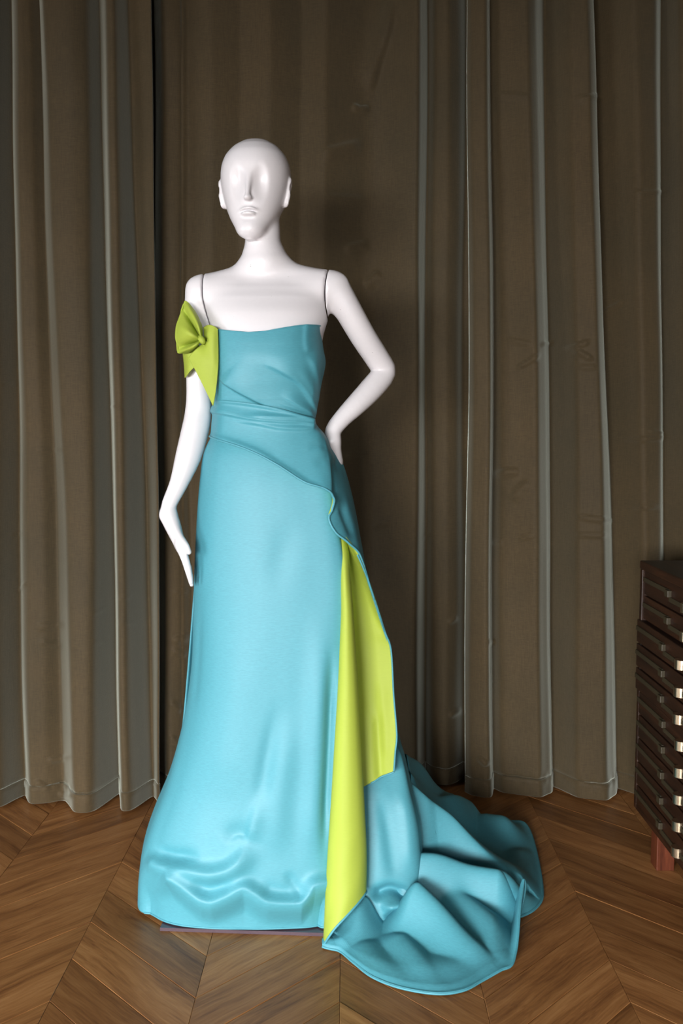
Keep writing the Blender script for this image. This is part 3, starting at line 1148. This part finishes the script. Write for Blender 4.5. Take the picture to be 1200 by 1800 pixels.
# --- skirt panel, open at the right front edge
srow = [(742, 380, 540, -.082, .084), (765, 372, 550, -.092, .10), (800, 357.5, 566, -.108, .12), (850, 351, 581, -.120, .13), (900, 347, 588, -.125, .135), (1000, 342, 605, -.132, .14), (1100, 339.5, 607.5, -.138, .145), (1200, 336, 605, -.142, .155),
        (1300, 322, 599, -.147, .17), (1400, 297, 591, -.153, .185), (1480, 268, 585, -.163, .20), (1540, 251, 581, -.174, .21), (1600, 243, 578, -.184, .22), (1646, 241, 575, -.186, .225)]
net = []
nrow = len(srow)
for k, (y, xl, xr, yf, yb) in enumerate(srow):
    z = ZY(y, yf) if k < nrow - 1 else 0.012
    g = k / (nrow - 1)
    ysil = -.005 - .065 * max(0, (y - 1200) / 446.0)
    w = xr - xl
    zl = z
    c = [(466 + 20 * g, yb, z), (xl + .30 * w, yb * .93, z), (xl + .06 * w, yb * .55, z), (xl, ysil, z), (xl + .055 * w, ysil + (yf - ysil) * .52, z), (xl + .18 * w, ysil + (yf - ysil) * .84, z), (xl + .38 * w, yf * .98, z),
         (xl + .60 * w, yf, z), (xl + .80 * w, yf * .97, z), (xr - .06 * w, yf * .93, z), (xr, yf * .84, z), (xr - 3, yf * .62, z), (xr - 24, yf * .42, z)]
    net.append([PX(*q) for q in c])
G = patch(net, 420, 330)
px, py = PR(G.reshape(-1, 3))
px, py = px.reshape(G.shape[:2]), py.reshape(G.shape[:2])
N = grid_normals(G)
if N[200, 200, 1] > 0:
    N = -N
ucol = np.linspace(0, 1, 330)[None, :]
vis = sm(.22, .30, ucol)
D = np.zeros_like(px)
# long soft vertical folds
for pts, a, w, w2, tp in [
    ([(520, 900), (500, 960), (480, 1060)], -.003, 24, 24, (.4, .5)),
    ([(560, 1040), (562, 1150), (556, 1300), (548, 1450), (540, 1540)], .009, 22, 26, (.4, .25)),
    ([(583, 1120), (580, 1250), (574, 1400), (568, 1520)], -.014, 9, 9, (.35, .3)),
    ([(497, 1215), (482, 1270), (470, 1330), (458, 1400), (446, 1450)], -.006, 14, 18, (.5, .4)),
    ([(515, 1240), (500, 1330), (488, 1420), (480, 1520)], .006, 30, 26, (.4, .3)),
    ([(420, 1080), (410, 1200), (395, 1330), (385, 1430)], .005, 40, 40, (.4, .3)),
    ([(352, 1060), (348, 1160), (340, 1260)], -.002, 5, 6, (.3, .3)),
    # breaks above the hem
    ([(256, 1502), (290, 1518), (325, 1525), (365, 1533), (400, 1526), (425, 1505), (441, 1472)], .016, 22, 12, (.1, .25)),
    ([(262, 1497), (295, 1507), (325, 1510), (355, 1505)], -.012, 9, 14, (.3, .4)),
    ([(392, 1484), (415, 1467), (438, 1469)], -.005, 7, 18, (.5, .2)),
    ([(438, 1488), (447, 1440), (466, 1380)], .006, 16, 11, (.3, .6)),
    ([(290, 1527), (325, 1557), (352, 1577), (372, 1582), (395, 1574), (428, 1557), (448, 1566), (470, 1580), (505, 1584), (530, 1582), (543, 1568), (552, 1552), (576, 1546)], .017, 42, 11, (.06, .0)),
    ([(335, 1545), (362, 1562), (388, 1558), (412, 1543)], -.006, 9, 14, (.3, .3)),
    ([(455, 1562), (490, 1570), (525, 1568)], -.004, 8, 14, (.3, .3)),
    ([(500, 1530), (520, 1560), (532, 1576)], -.004, 8, 10, (.4, .1)),
]:
    D += fold(px, py, pts, a, w, w2, tp)
N[:, :, 2] = 0
N /= np.linalg.norm(N, axis=2, keepdims=True)
# cloth tucks in below the lowest break
low = np.interp(px, [240, 296, 352, 372, 428, 470, 530, 552, 575], [1540, 1532, 1576, 1581, 1557, 1580, 1581, 1552, 1547])
D -= 0.026 * sm(-5, 60, py - low) * vis * (1 - sm(.78, .86, ucol))
G += N * (D * vis)[:, :, None]
# hem rises a little at the left corner
hemw = np.zeros(G.shape[:2])
grid_obj('skirt_front', G, M_BLUE, gown, flip=True, thick=0.003, off=-1)
hem = G[-1, 90:, :]
tube('hem_cord', hem + np.array([0, 0, .001]), 0.0022, M_BLUE, gown, n=6)

# --- back skirt panel that falls into the train
crow = [(750, 552, .02), (800, 566, .03), (850, 580, .04), (900, 592, .04), (1000, 618, .04), (1100, 648, .04), (1200, 672, .03), (1290, 692, .01), (1330, 708, -.01), (1400, 724, -.04), (1450, 735, -.055), (1500, 740, -.065), (1560, 741, -.075), (1605, 740, -.085), (1632, 735, -.09)]
net = []
for k, (y, xr, yq) in enumerate(crow):
    g = k / (len(crow) - 1)
    z = ZY(y, yq)
    xl = np.interp(y, [750, 900, 1300, 1632], [545, 575, 610, 628])
    w = xr - xl
    fr = np.interp(y, [750, 900, 1270, 1340, 1400, 1500, 1632], [-.02, .015, .01, -.03, -.065, -.10, -.135])
    c = [(xl - 20, fr + .05, z), (xl, fr + .01, z), (xl + .35 * w, fr - .005, z), (xl + .68 * w, fr, z), (xr - .07 * w, fr * .6 + yq * .4, z), (xr, yq + .01, z),
         (xr - .02 * w, yq + .07, z), (xr - .35 * w, .16 + .06 * g, z), (480, .17 + .10 * g, z), (400 - 60 * g, .14 + .06 * g, z), (375 - 110 * g, .06 + .03 * g, z)]
    yb = [1562, 1570, 1628, 1652, 1648, 1636, 1632, 1632, 1632, 1632, 1632]
    net.append([PX(q[0], q[1], ZY(y + (b - 1632) * g ** 5, q[1]) if n_ < 6 else z) for n_, (q, b) in enumerate(zip(c, yb))])
G = patch(net, 320, 240)
px, py = PR(G.reshape(-1, 3))
px, py = px.reshape(G.shape[:2]), py.reshape(G.shape[:2])
N = grid_normals(G)
if N[160, 70, 1] > 0:
    N = -N
D = np.zeros_like(px)
vis = 1 - sm(.45, .52, np.linspace(0, 1, 240))[None, :]
for pts, a, w, w2, tp in [
    ([(668, 1390), (680, 1450), (690, 1520), (696, 1560)], -.006, 12, 14, (.3, .3)),
    ([(705, 1380), (716, 1450), (722, 1540)], .006, 12, 14, (.3, .3)),
    ([(655, 1585), (668, 1572), (688, 1566), (708, 1572), (722, 1584)], -.026, 8, 11, (.25, .25)),
    ([(668, 1600), (690, 1590), (715, 1592), (732, 1600)], .022, 9, 9, (.3, .3)),
    ([(672, 1614), (695, 1610), (722, 1612)], -.012, 7, 7, (.3, .3)),
]:
    D += fold(px, py, pts, a, w, w2, tp)
G += N * (D * vis)[:, :, None]
grid_obj('skirt_back', G, M_BLUE, gown, flip=True, thick=0.003, off=-1)
tube('hem_cord', G[-1, 10:130], 0.0022, M_BLUE, gown, n=6)

# --- train: cloth lying on the floor, a height field between its hem and the foot of the gown
pairs = [((566, 1664, .006), (585, 1640)), ((580, 1669, .004), (595, 1638)), ((598, 1674, .004), (605, 1632)), ((622, 1694, .004), (620, 1620)), ((655, 1719, .004), (640, 1606)), ((705, 1738, .004), (660, 1604)), ((768, 1748, .004), (685, 1602)),
         ((815, 1742, .004), (700, 1600)), ((850, 1723, .005), (708, 1596)), ((880, 1706, .008), (712, 1592)), ((899, 1697, .008), (714, 1588)), ((907, 1672, .018), (716, 1584)), ((911, 1640, .036), (718, 1580)),
         ((914, 1600, .058), (720, 1576)), ((919, 1560, .078), (721, 1573)), ((921, 1546, .086), (722, 1570)), ((923, 1560, .066), (722, 1567)), ((919, 1588, .028), (722, 1564)), ((914, 1611, .006), (722, 1561)), ((935, 1603, .004), (722, 1558)),
         ((949, 1589, .004), (721, 1553)), ((954, 1573, .004), (720, 1548)), ((951, 1540, .006), (718, 1542)), ((941, 1490, .010), (715, 1535)), ((931, 1459, .012), (712, 1528)), ((919, 1445, .014), (708, 1520)), ((895, 1443, .014), (704, 1514)),
         ((866, 1441, .014), (700, 1508)), ((845, 1436, .012), (695, 1502)), ((815, 1432, .012), (690, 1498)), ((780, 1430, .014), (680, 1495)), ((730, 1430, .02), (665, 1492)), ((660, 1430, .02), (630, 1490)), ((580, 1432, .02), (560, 1490)), ((480, 1440, .02), (480, 1500))]
H = curve(np.array([F(*a) for a, b in pairs]), 560)
Ii = curve(np.array([F(b[0], b[1], 0.0) for a, b in pairs]), 560)
# tie the inner line to the hem by index (front hem uses the first 60 %)
nv = 200
s = np.linspace(0, 1, nv)[:, None, None]
G = Ii[None] * (1 - s) + H[None] * s
zh = H[:, 2][None, :]
sv = np.linspace(0, 1, nv)[:, None]
X, Y = G[:, :, 0], G[:, :, 1]
Z = np.zeros_like(X) + 0.008


def ridge3(pts, w, w2, pw=2.0):
    """ridge through (px,py,z) points; height follows the line, widths in metres on either side"""
    q = np.array([F(*p) for p in pts])
    q = curve(q, 40)
    d, sg, al = polydist(X, Y, q[:, :2])
    zz = np.interp(al, np.linspace(0, 1, len(q)), q[:, 2])
    ww = np.where(sg > 0, w, w2)
    return zz * np.exp(-(d / ww) ** pw)


ridges = [
    ridge3([(715, 1507, .135), (742, 1512, .128), (800, 1526, .106), (860, 1535, .096), (920, 1545, .086)], .055, .040),
    ridge3([(722, 1385, .27), (745, 1418, .22), (765, 1442, .180), (800, 1476, .128), (850, 1511, .082), (905, 1540, .055)], .09, .032),
    ridge3([(722, 1372, .26), (745, 1384, .20), (775, 1404, .14), (800, 1402, .125), (822, 1412, .08), (850, 1428, .03)], .04, .04),
    ridge3([(700, 1320, .33), (720, 1333, .28), (745, 1346, .23), (785, 1364, .155), (820, 1383, .095), (838, 1402, .06), (855, 1428, .02)], .06, .045),
    ridge3([(856, 1438, .048), (890, 1442, .050), (916, 1450, .03)], .05, .07),
    ridge3([(735, 1560, .10), (775, 1600, .070), (815, 1645, .042), (860, 1690, .015)], .03, .05),
    ridge3([(640, 1585, .065), (625, 1612, .055), (605, 1645, .028), (590, 1662, .010)], .03, .05),
    ridge3([(705, 1655, .018), (738, 1692, .016), (768, 1732, .008)], .03, .04),
    ridge3([(800, 1570, .060), (850, 1610, .045), (892, 1665, .022)], .05, .06),
    ridge3([(640, 1665, .014), (660, 1690, .012), (690, 1715, .008)], .04, .04),
    ridge3([(690, 1692, .006), (760, 1702, .012), (830, 1692, .010)], .05, .06),
    ridge3([(930, 1500, .025), (940, 1530, .025), (946, 1570, .014)], .05, .05),
]
Zs = np.zeros_like(Z)
p_ = 5.0
for r in ridges:
    Zs += np.maximum(r, 0) ** p_
Zs = Zs ** (1 / p_)
edge = sm(0, .22, 1 - sv)
Z = np.maximum(Z, 0.006) + Zs * (0.12 + 0.88 * edge)
Z = Z * (1 - sm(.93, 1.0, sv)) + (zh) * sm(.93, 1.0, sv)
Z += 0.004 * np.sin(X * 23 + Y * 9) * np.sin(Y * 17 - X * 6) * edge
G[:, :, 2] = np.maximum(Z, 0.005)
grid_obj('train', G, M_BLUE, gown, flip=False, thick=0.003, off=-1)
tube('hem_cord', G[-1, :400], 0.0024, M_BLUE, gown, n=6)

# --- sash that crosses the hips and cascades down the side
sashnet = [
    [(380, 703, .05), (378, 725, .05), (377, 748, .05), (375, 768, .05)],
    [(375.5, 704, -.012), (373.5, 725, -.012), (371.5, 748, -.014), (370.5, 767, -.016)],
    [(392, 704, -.083), (390, 730, -.085), (388, 755, -.089), (387, 774, -.094)],
    [(440, 709, -.106), (440, 738, -.108), (440, 768, -.114), (440, 793, -.124)],
    [(490, 718, -.108), (490, 755, -.114), (488, 790, -.124), (486, 817, -.134)],
    [(530, 731, -.095), (532, 770, -.108), (534, 815, -.124), (535, 848, -.137)],
    [(548, 739, -.080), (558, 775, -.098), (565, 825, -.118), (571, 859, -.138)],
    [(556, 746, -.062), (572, 785, -.084), (582, 832, -.108), (587, 874, -.130)],
    [(561, 753, -.050), (579, 795, -.074), (588, 852, -.100), (584, 895, -.122)],
    [(568, 763, -.026), (588, 812, -.058), (593, 872, -.095), (578, 912, -.128)],
    [(579, 778, -.010), (597, 836, -.046), (599, 892, -.090), (590, 936, -.130)],
    [(592, 796, .004), (608, 856, -.026), (613, 916, -.074), (612, 954, -.122)],
    [(606, 824, .018), (620, 885, -.004), (627, 940, -.052), (633, 978, -.105)],
    [(621, 880, .030), (630, 932, .018), (640, 985, -.030), (650, 1030, -.085)],
    [(632, 940, .040), (640, 990, .034), (652, 1040, .0), (668, 1085, -.060)],
    [(640, 1000, .046), (648, 1050, .04), (664, 1100, .015), (686, 1140, -.035)],
]
net = [[W(*q) for q in c] for c in sashnet]
G = patch(net, 380, 110)
px, py = PR(G.reshape(-1, 3))
px, py = px.reshape(G.shape[:2]), py.reshape(G.shape[:2])
N = grid_normals(G)
if N[120, 50, 1] > 0:
    N = -N
D = np.zeros_like(px)
for pts, a, w, w2, tp in [
    ([(374, 724), (400, 728), (440, 736), (490, 741), (530, 743), (556, 750)], .0055, 3, 12, (.0, .05)),
    ([(400, 738), (450, 744), (490, 752), (530, 754), (556, 752)], .0045, 3.5, 9, (.3, .05)),
    ([(372, 705), (420, 708), (470, 716), (520, 729), (553, 742)], .0040, 3.5, 7, (.0, .05)),
    ([(430, 730), (480, 733), (530, 736), (552, 744)], .0035, 3, 6, (.3, .05)),
    ([(556, 752), (568, 768), (580, 788)], .0035, 5, 5, (.3, .3)),
    ([(540, 790), (560, 782), (576, 788)], -.0022, 6, 8, (.5, .2)),
    ([(552, 822), (568, 808), (582, 803)], -.0022, 7, 9, (.5, .2)),
    ([(586, 800), (589, 840), (590, 880)], -.0070, 4, 6, (.3, .2)),
    ([(600, 850), (612, 900), (626, 950), (640, 990)], .0035, 6, 7, (.3, .3)),
    ([(596, 880), (608, 915), (624, 952)], -.0045, 6, 6, (.3, .3)),
    ([(375, 768), (420, 783), (455, 797), (500, 825), (545, 853), (570, 858)], .004, 6, 6, (.0, .1)),
]:
    D += fold(px, py, pts, a, w, w2, tp)
G += N * D[:, :, None]
grid_obj('sash_drape', G, [M_BLUE, M_LIME], gown, flip=False, thick=0.003, off=-1, two=True)
sash_edge = G[:, -1].copy()

# --- lime lining: the recessed inside of the cascade
liner = [
    [(590, 930, -.10), (596, 932, -.09), (602, 938, -.10), (606, 945, -.118)],
    [(596, 965, -.09), (604, 965, -.06), (616, 966, -.08), (624, 968, -.112)],
    [(598, 1000, -.085), (612, 1000, -.045), (630, 1002, -.060), (641, 1005, -.098)],
    [(600, 1060, -.080), (622, 1060, -.035), (646, 1060, -.040), (660, 1060, -.076)],
    [(603, 1110, -.078), (630, 1112, -.032), (658, 1112, -.036), (676, 1110, -.052)],
    [(605, 1145, -.076), (634, 1145, -.032), (666, 1145, -.036), (687, 1143, -.040)],
    [(610, 1220, -.076), (640, 1220, -.040), (673, 1220, -.045), (691.5, 1220, -.050)],
    [(614, 1290, -.080), (646, 1290, -.052), (679, 1290, -.058), (697, 1290, -.066)],
    [(616, 1340, -.085), (648, 1332, -.064), (679, 1325, -.066), (694.5, 1322, -.072)],
    [(618, 1398, -.095), (644, 1380, -.078), (670, 1366, -.074), (692, 1357, -.078)],
]
net = [[W(*q) for q in c] for c in liner]
G = patch(net, 220, 70)
px, py = PR(G.reshape(-1, 3))
px, py = px.reshape(G.shape[:2]), py.reshape(G.shape[:2])
D = fold(px, py, [(640, 1000), (660, 1075), (680, 1128)], -.008, 8, 10, (.3, .2)) + fold(px, py, [(668, 1180), (676, 1280), (678, 1340)], .005, 10, 12, (.3, .2))
D += fold(px, py, [(650, 1240), (655, 1370)], .005, 9, 9, (.3, .0)) + fold(px, py, [(664, 1240), (668, 1360)], -.005, 7, 7, (.3, .0))
G[:, :, 1] -= D
lining = grid_obj('lining', G, [M_LIME, M_BLUE], gown, flip=True, thick=0.003, off=-1, two=True)
ed = np.concatenate([G[30:, -1], G[-1, ::-1][1:40]])
tube('edge_cord', ed, 0.0022, M_BLUE, gown, n=6)
tube('edge_cord', np.concatenate([sash_edge[:340]]), 0.0026, M_BLUE, gown, n=6)

# --- lime roll: the turned-out edge in front
ly = [930, 960, 1060, 1200, 1300, 1400, 1500, 1560, 1600, 1662]
lxl = [591, 596, 599.5, 594, 588, 582, 575.5, 572, 570.5, 567.5]
lxr = [604, 612, 620, 629, 634.5, 640, 645, 644.5, 640, 630]
net = []
cols = [(.03, .035), (-.0, -.004), (.10, -.026), (.30, -.038), (.55, -.038), (.80, -.026), (.96, -.006), (1.0, .014), (.95, .04)]
ybot = [1640, 1663, 1652, 1632, 1612, 1590, 1573, 1566, 1560]
rowsn = 16
for r in range(rowsn):
    g = r / (rowsn - 1)
    row = []
    for (cx, dy), yb in zip(cols, ybot):
        y = 928 + (yb - 928) * g
        xl, xr = np.interp(y, ly, lxl), np.interp(y, ly, lxr)
        x = xl + (xr - xl) * cx
        base = np.interp(y, [928, 960, 1020, 1100, 1300, 1500, 1600, 1664], [-.070, -.085, -.112, -.122, -.134, -.150, -.172, -.204])
        k = .45 + .55 * g
        row.append(W(x, y, base + dy * k))
    net.append(row)
G = patch(net, 260, 80)
G[:, :, 2] = np.maximum(G[:, :, 2], .007)
grid_obj('lining_roll', G, [M_LIME, M_BLUE], gown, flip=True, thick=0.003, off=-1, two=True)
tube('edge_cord', G[-1, 6:70], 0.0026, M_BLUE, gown, n=6)

# --- lime bow on the upper arm
K = (354.5, 598)
bow = tag(bpy.data.objects.new('bow', None), 'lime satin bow tied round the upper arm')
bow.location = (0, 0, 0)
link(bow, gown)


def petal(name, boundary, K, kY, bulge, folds, nr=60, na=160, mats=M_LIME, back=True):
    """cloth gathered at K and opening to a closed boundary; boundary (px,py,Y)"""
    Bd = curve(np.array(boundary, float), na)
    G = np.zeros((nr, na, 3))
    for i in range(nr):
        r = i / (nr - 1)
        x = K[0] + (Bd[:, 0] - K[0]) * r
        y = K[1] + (Bd[:, 1] - K[1]) * r
        a = np.linspace(0, 1, na)
        yy = kY + (Bd[:, 2] - kY) * r - bulge * math.sin(math.pi * min(1, r * 1.05)) ** 0.8
        for (ph, am, wd) in folds:
            yy = yy - am * np.exp(-((a - ph) / wd) ** 2) * math.sin(math.pi * min(1, r ** .7)) ** .7
        for j in range(na):
            G[i, j] = W(x[j], y[j], yy[j])
    return grid_obj(name, G, mats, bow, thick=0.003, off=0)


upper = [(353, 592, -.060), (355, 577, -.058), (349, 560, -.056), (339, 543, -.05), (326, 529, -.042), (320, 541, -.045), (315, 558, -.05), (310, 573, -.055), (308.5, 592, -.055), (311, 610, -.05), (312.5, 620, -.045), (322, 620, -.05), (334, 618, -.058), (346, 607, -.06), (353, 600, -.060)]
petal('loop', upper, K, -.066, .022, [(.08, -.014, .05), (.20, .016, .07), (.355, -.026, .035), (.50, .016, .08), (.655, -.024, .04), (.80, .020, .08), (.94, -.014, .04)])
# strap that goes round the arm, showing below the loop at left
strap = [[(321, 612, -.006), (324, 640, -.004), (325.5, 664, -.002)], [(326, 613, -.032), (329, 636, -.030), (328, 661, -.024)], [(334, 614, -.044), (335, 634, -.042), (333, 654, -.038)], [(350, 606, -.048), (346, 628, -.046), (342, 645, -.044)]]
grid_obj('strap', patch([[W(*q) for q in c] for c in strap], 40, 40), M_LIME, bow, thick=0.003, off=0)
# band up to the bodice and the pointed tail
tail = [
    [(358, 576, -.070), (366, 571.5, -.082), (375, 573, -.088), (382.5, 578, -.088)],
    [(357, 585, -.074), (365, 588, -.088), (374, 592, -.094), (383, 598, -.090)],
    [(358, 598, -.076), (364, 604, -.088), (373, 614, -.096), (383.6, 626, -.092)],
    [(357.5, 603, -.076), (364, 616, -.090), (373, 632, -.096), (383, 648, -.092)],
    [(346, 613, -.082), (358, 632, -.092), (370, 652, -.093), (381, 672, -.088)],
    [(338, 621, -.078), (352, 646, -.088), (365, 671, -.088), (378, 696, -.084)],
    [(332, 629, -.072), (347, 657, -.082), (361, 685, -.082), (374.6, 713.5, -.078)],
]
G = patch([[W(*q) for q in c] for c in tail], 90, 60)
px, py = PR(G.reshape(-1, 3))
px, py = px.reshape(G.shape[:2]), py.reshape(G.shape[:2])
D = fold(px, py, [(357, 602), (361, 594), (363, 590)], -.008, 3, 4, (.1, .3)) + fold(px, py, [(358, 576), (359, 590), (360, 602)], -.010, 4, 5, (.2, .1))
G[:, :, 1] -= D
grid_obj('tail', G, M_LIME, bow, thick=0.003, off=0)
# knot: small gathered wrap
kn = [W(349, 594, -.080), W(354, 597, -.090), W(358, 602, -.086)]
tube('knot', curve(np.array([W(350, 592, -.070), W(353, 595, -.088), W(356, 600, -.092), W(358.5, 604, -.082)]), 14), np.array([.003, .005, .006, .0065, .0068, .007, .007, .007, .0068, .0065, .006, .005, .004, .003]), M_LIME, bow, n=12)

# ------------------------------------------------------------------ chest of drawers at the right
CX = 0.785                           # plane of the drawer fronts
CY1 = CAM[1] + 2.459                  # far end
CY0 = CY1 - 1.15
CBX = CX + 0.46


def zat(y):
    """height on the far front edge that is seen at row y"""
    d = CY1 - CAM[1]
    return W(1120, y, CY1)[2]


cab = empty('chest_of_drawers', (CX + 0.23, (CY0 + CY1) / 2, 0.0), 'dark rosewood chest of many shallow drawers with small brass pulls', 'chest of drawers')
zt, zb = zat(985), zat(1417)
box('carcass', CX + 0.012, CBX, CY0 + 0.02, CY1 - 0.02, zb + 0.01, zt - 0.02, M_CAB, cab, bev=0.002)
box('top', CX - 0.004, CBX, CY0, CY1, zt - 0.022, zt, M_CAB, cab, bev=0.003)
for yy in (CY0, CY1 - 0.018):
    box('side_panel', CX - 0.002, CBX, yy, yy + 0.018, zb, zt - 0.022, M_CAB, cab, bev=0.002)
box('bottom_rail', CX - 0.002, CBX, CY0 + 0.018, CY1 - 0.018, zb, zb + 0.014, M_CAB, cab, bev=0.002)
for (ya, yb) in ((CY1 - 0.132, CY1 - 0.084), (CY0 + 0.084, CY0 + 0.132)):
    for xa in (CX + 0.02, CBX - 0.065):
        box('leg', xa, xa + 0.046, ya, yb, 0.0, zb + 0.002, M_CABLEG, cab, bev=0.002)
edges = [999, 1043, 1086, 1128, 1170, 1210, 1251, 1292, 1333, 1374, 1413]
# each drawer: front, a raised pull rail in two steps, metal clip and brass pull
for k in range(10):
    z1, z0 = zat(edges[k]), zat(edges[k + 1])
    prot = 0.0 if k < 2 else (0.010 if k < 5 else 0.004)
    ins = 0.012 if k < 2 else (0.0 if k < 5 else 0.004)
    if ins < 0.01:
        ya, yb = CY0 + 0.002 + ins, CY1 - 0.002 - ins
    else:
        ya, yb = CY0 + 0.018, CY1 - 0.020
    xf = CX - prot + 0.003
    dr = box('drawer_front', xf, CX + 0.016, ya, yb, z0 + 0.0025, z1 - 0.0025, M_CAB, cab, bev=0.0015)
    zc = (z0 + z1) / 2 + 0.008
    y_clip = CY1 - 0.215
    box('pull_rail', xf - 0.004, xf + 0.001, y_clip, yb - 0.004, zc - 0.006, zc + 0.006, M_RAIL, dr, bev=0.001)
    box('pull_rail', xf - 0.003, xf + 0.001, y_clip - 0.60, y_clip + 0.0, zc - 0.024, zc - 0.012, M_RAIL, dr, bev=0.001)
    box('clip', xf - 0.010, xf + 0.001, y_clip - 0.012, y_clip + 0.012, zc - 0.012, zc + 0.005, M_RAIL, dr, bev=0.0015)
    # brass pull: a half-round bar
    yp = CY1 - 0.335
    n = 14
    V, Fc = [], []
    aa = np.linspace(-math.pi / 2, math.pi / 2, n)
    for zz in (zc - 0.027, zc - 0.005):
        for a in aa:
            V.append((xf + 0.001 - 0.017 * math.cos(a), yp + 0.016 * math.sin(a), zz))
    for i in range(n - 1):
        Fc.append((i, i + 1, n + i + 1, n + i))
    Fc.append((n - 1, 0, n, 2 * n - 1))
    Fc.append(list(range(n))[::-1])
    Fc.append(list(range(n, 2 * n)))
    mesh_obj('pull', V, Fc, M_BRASS, dr, smooth=False)
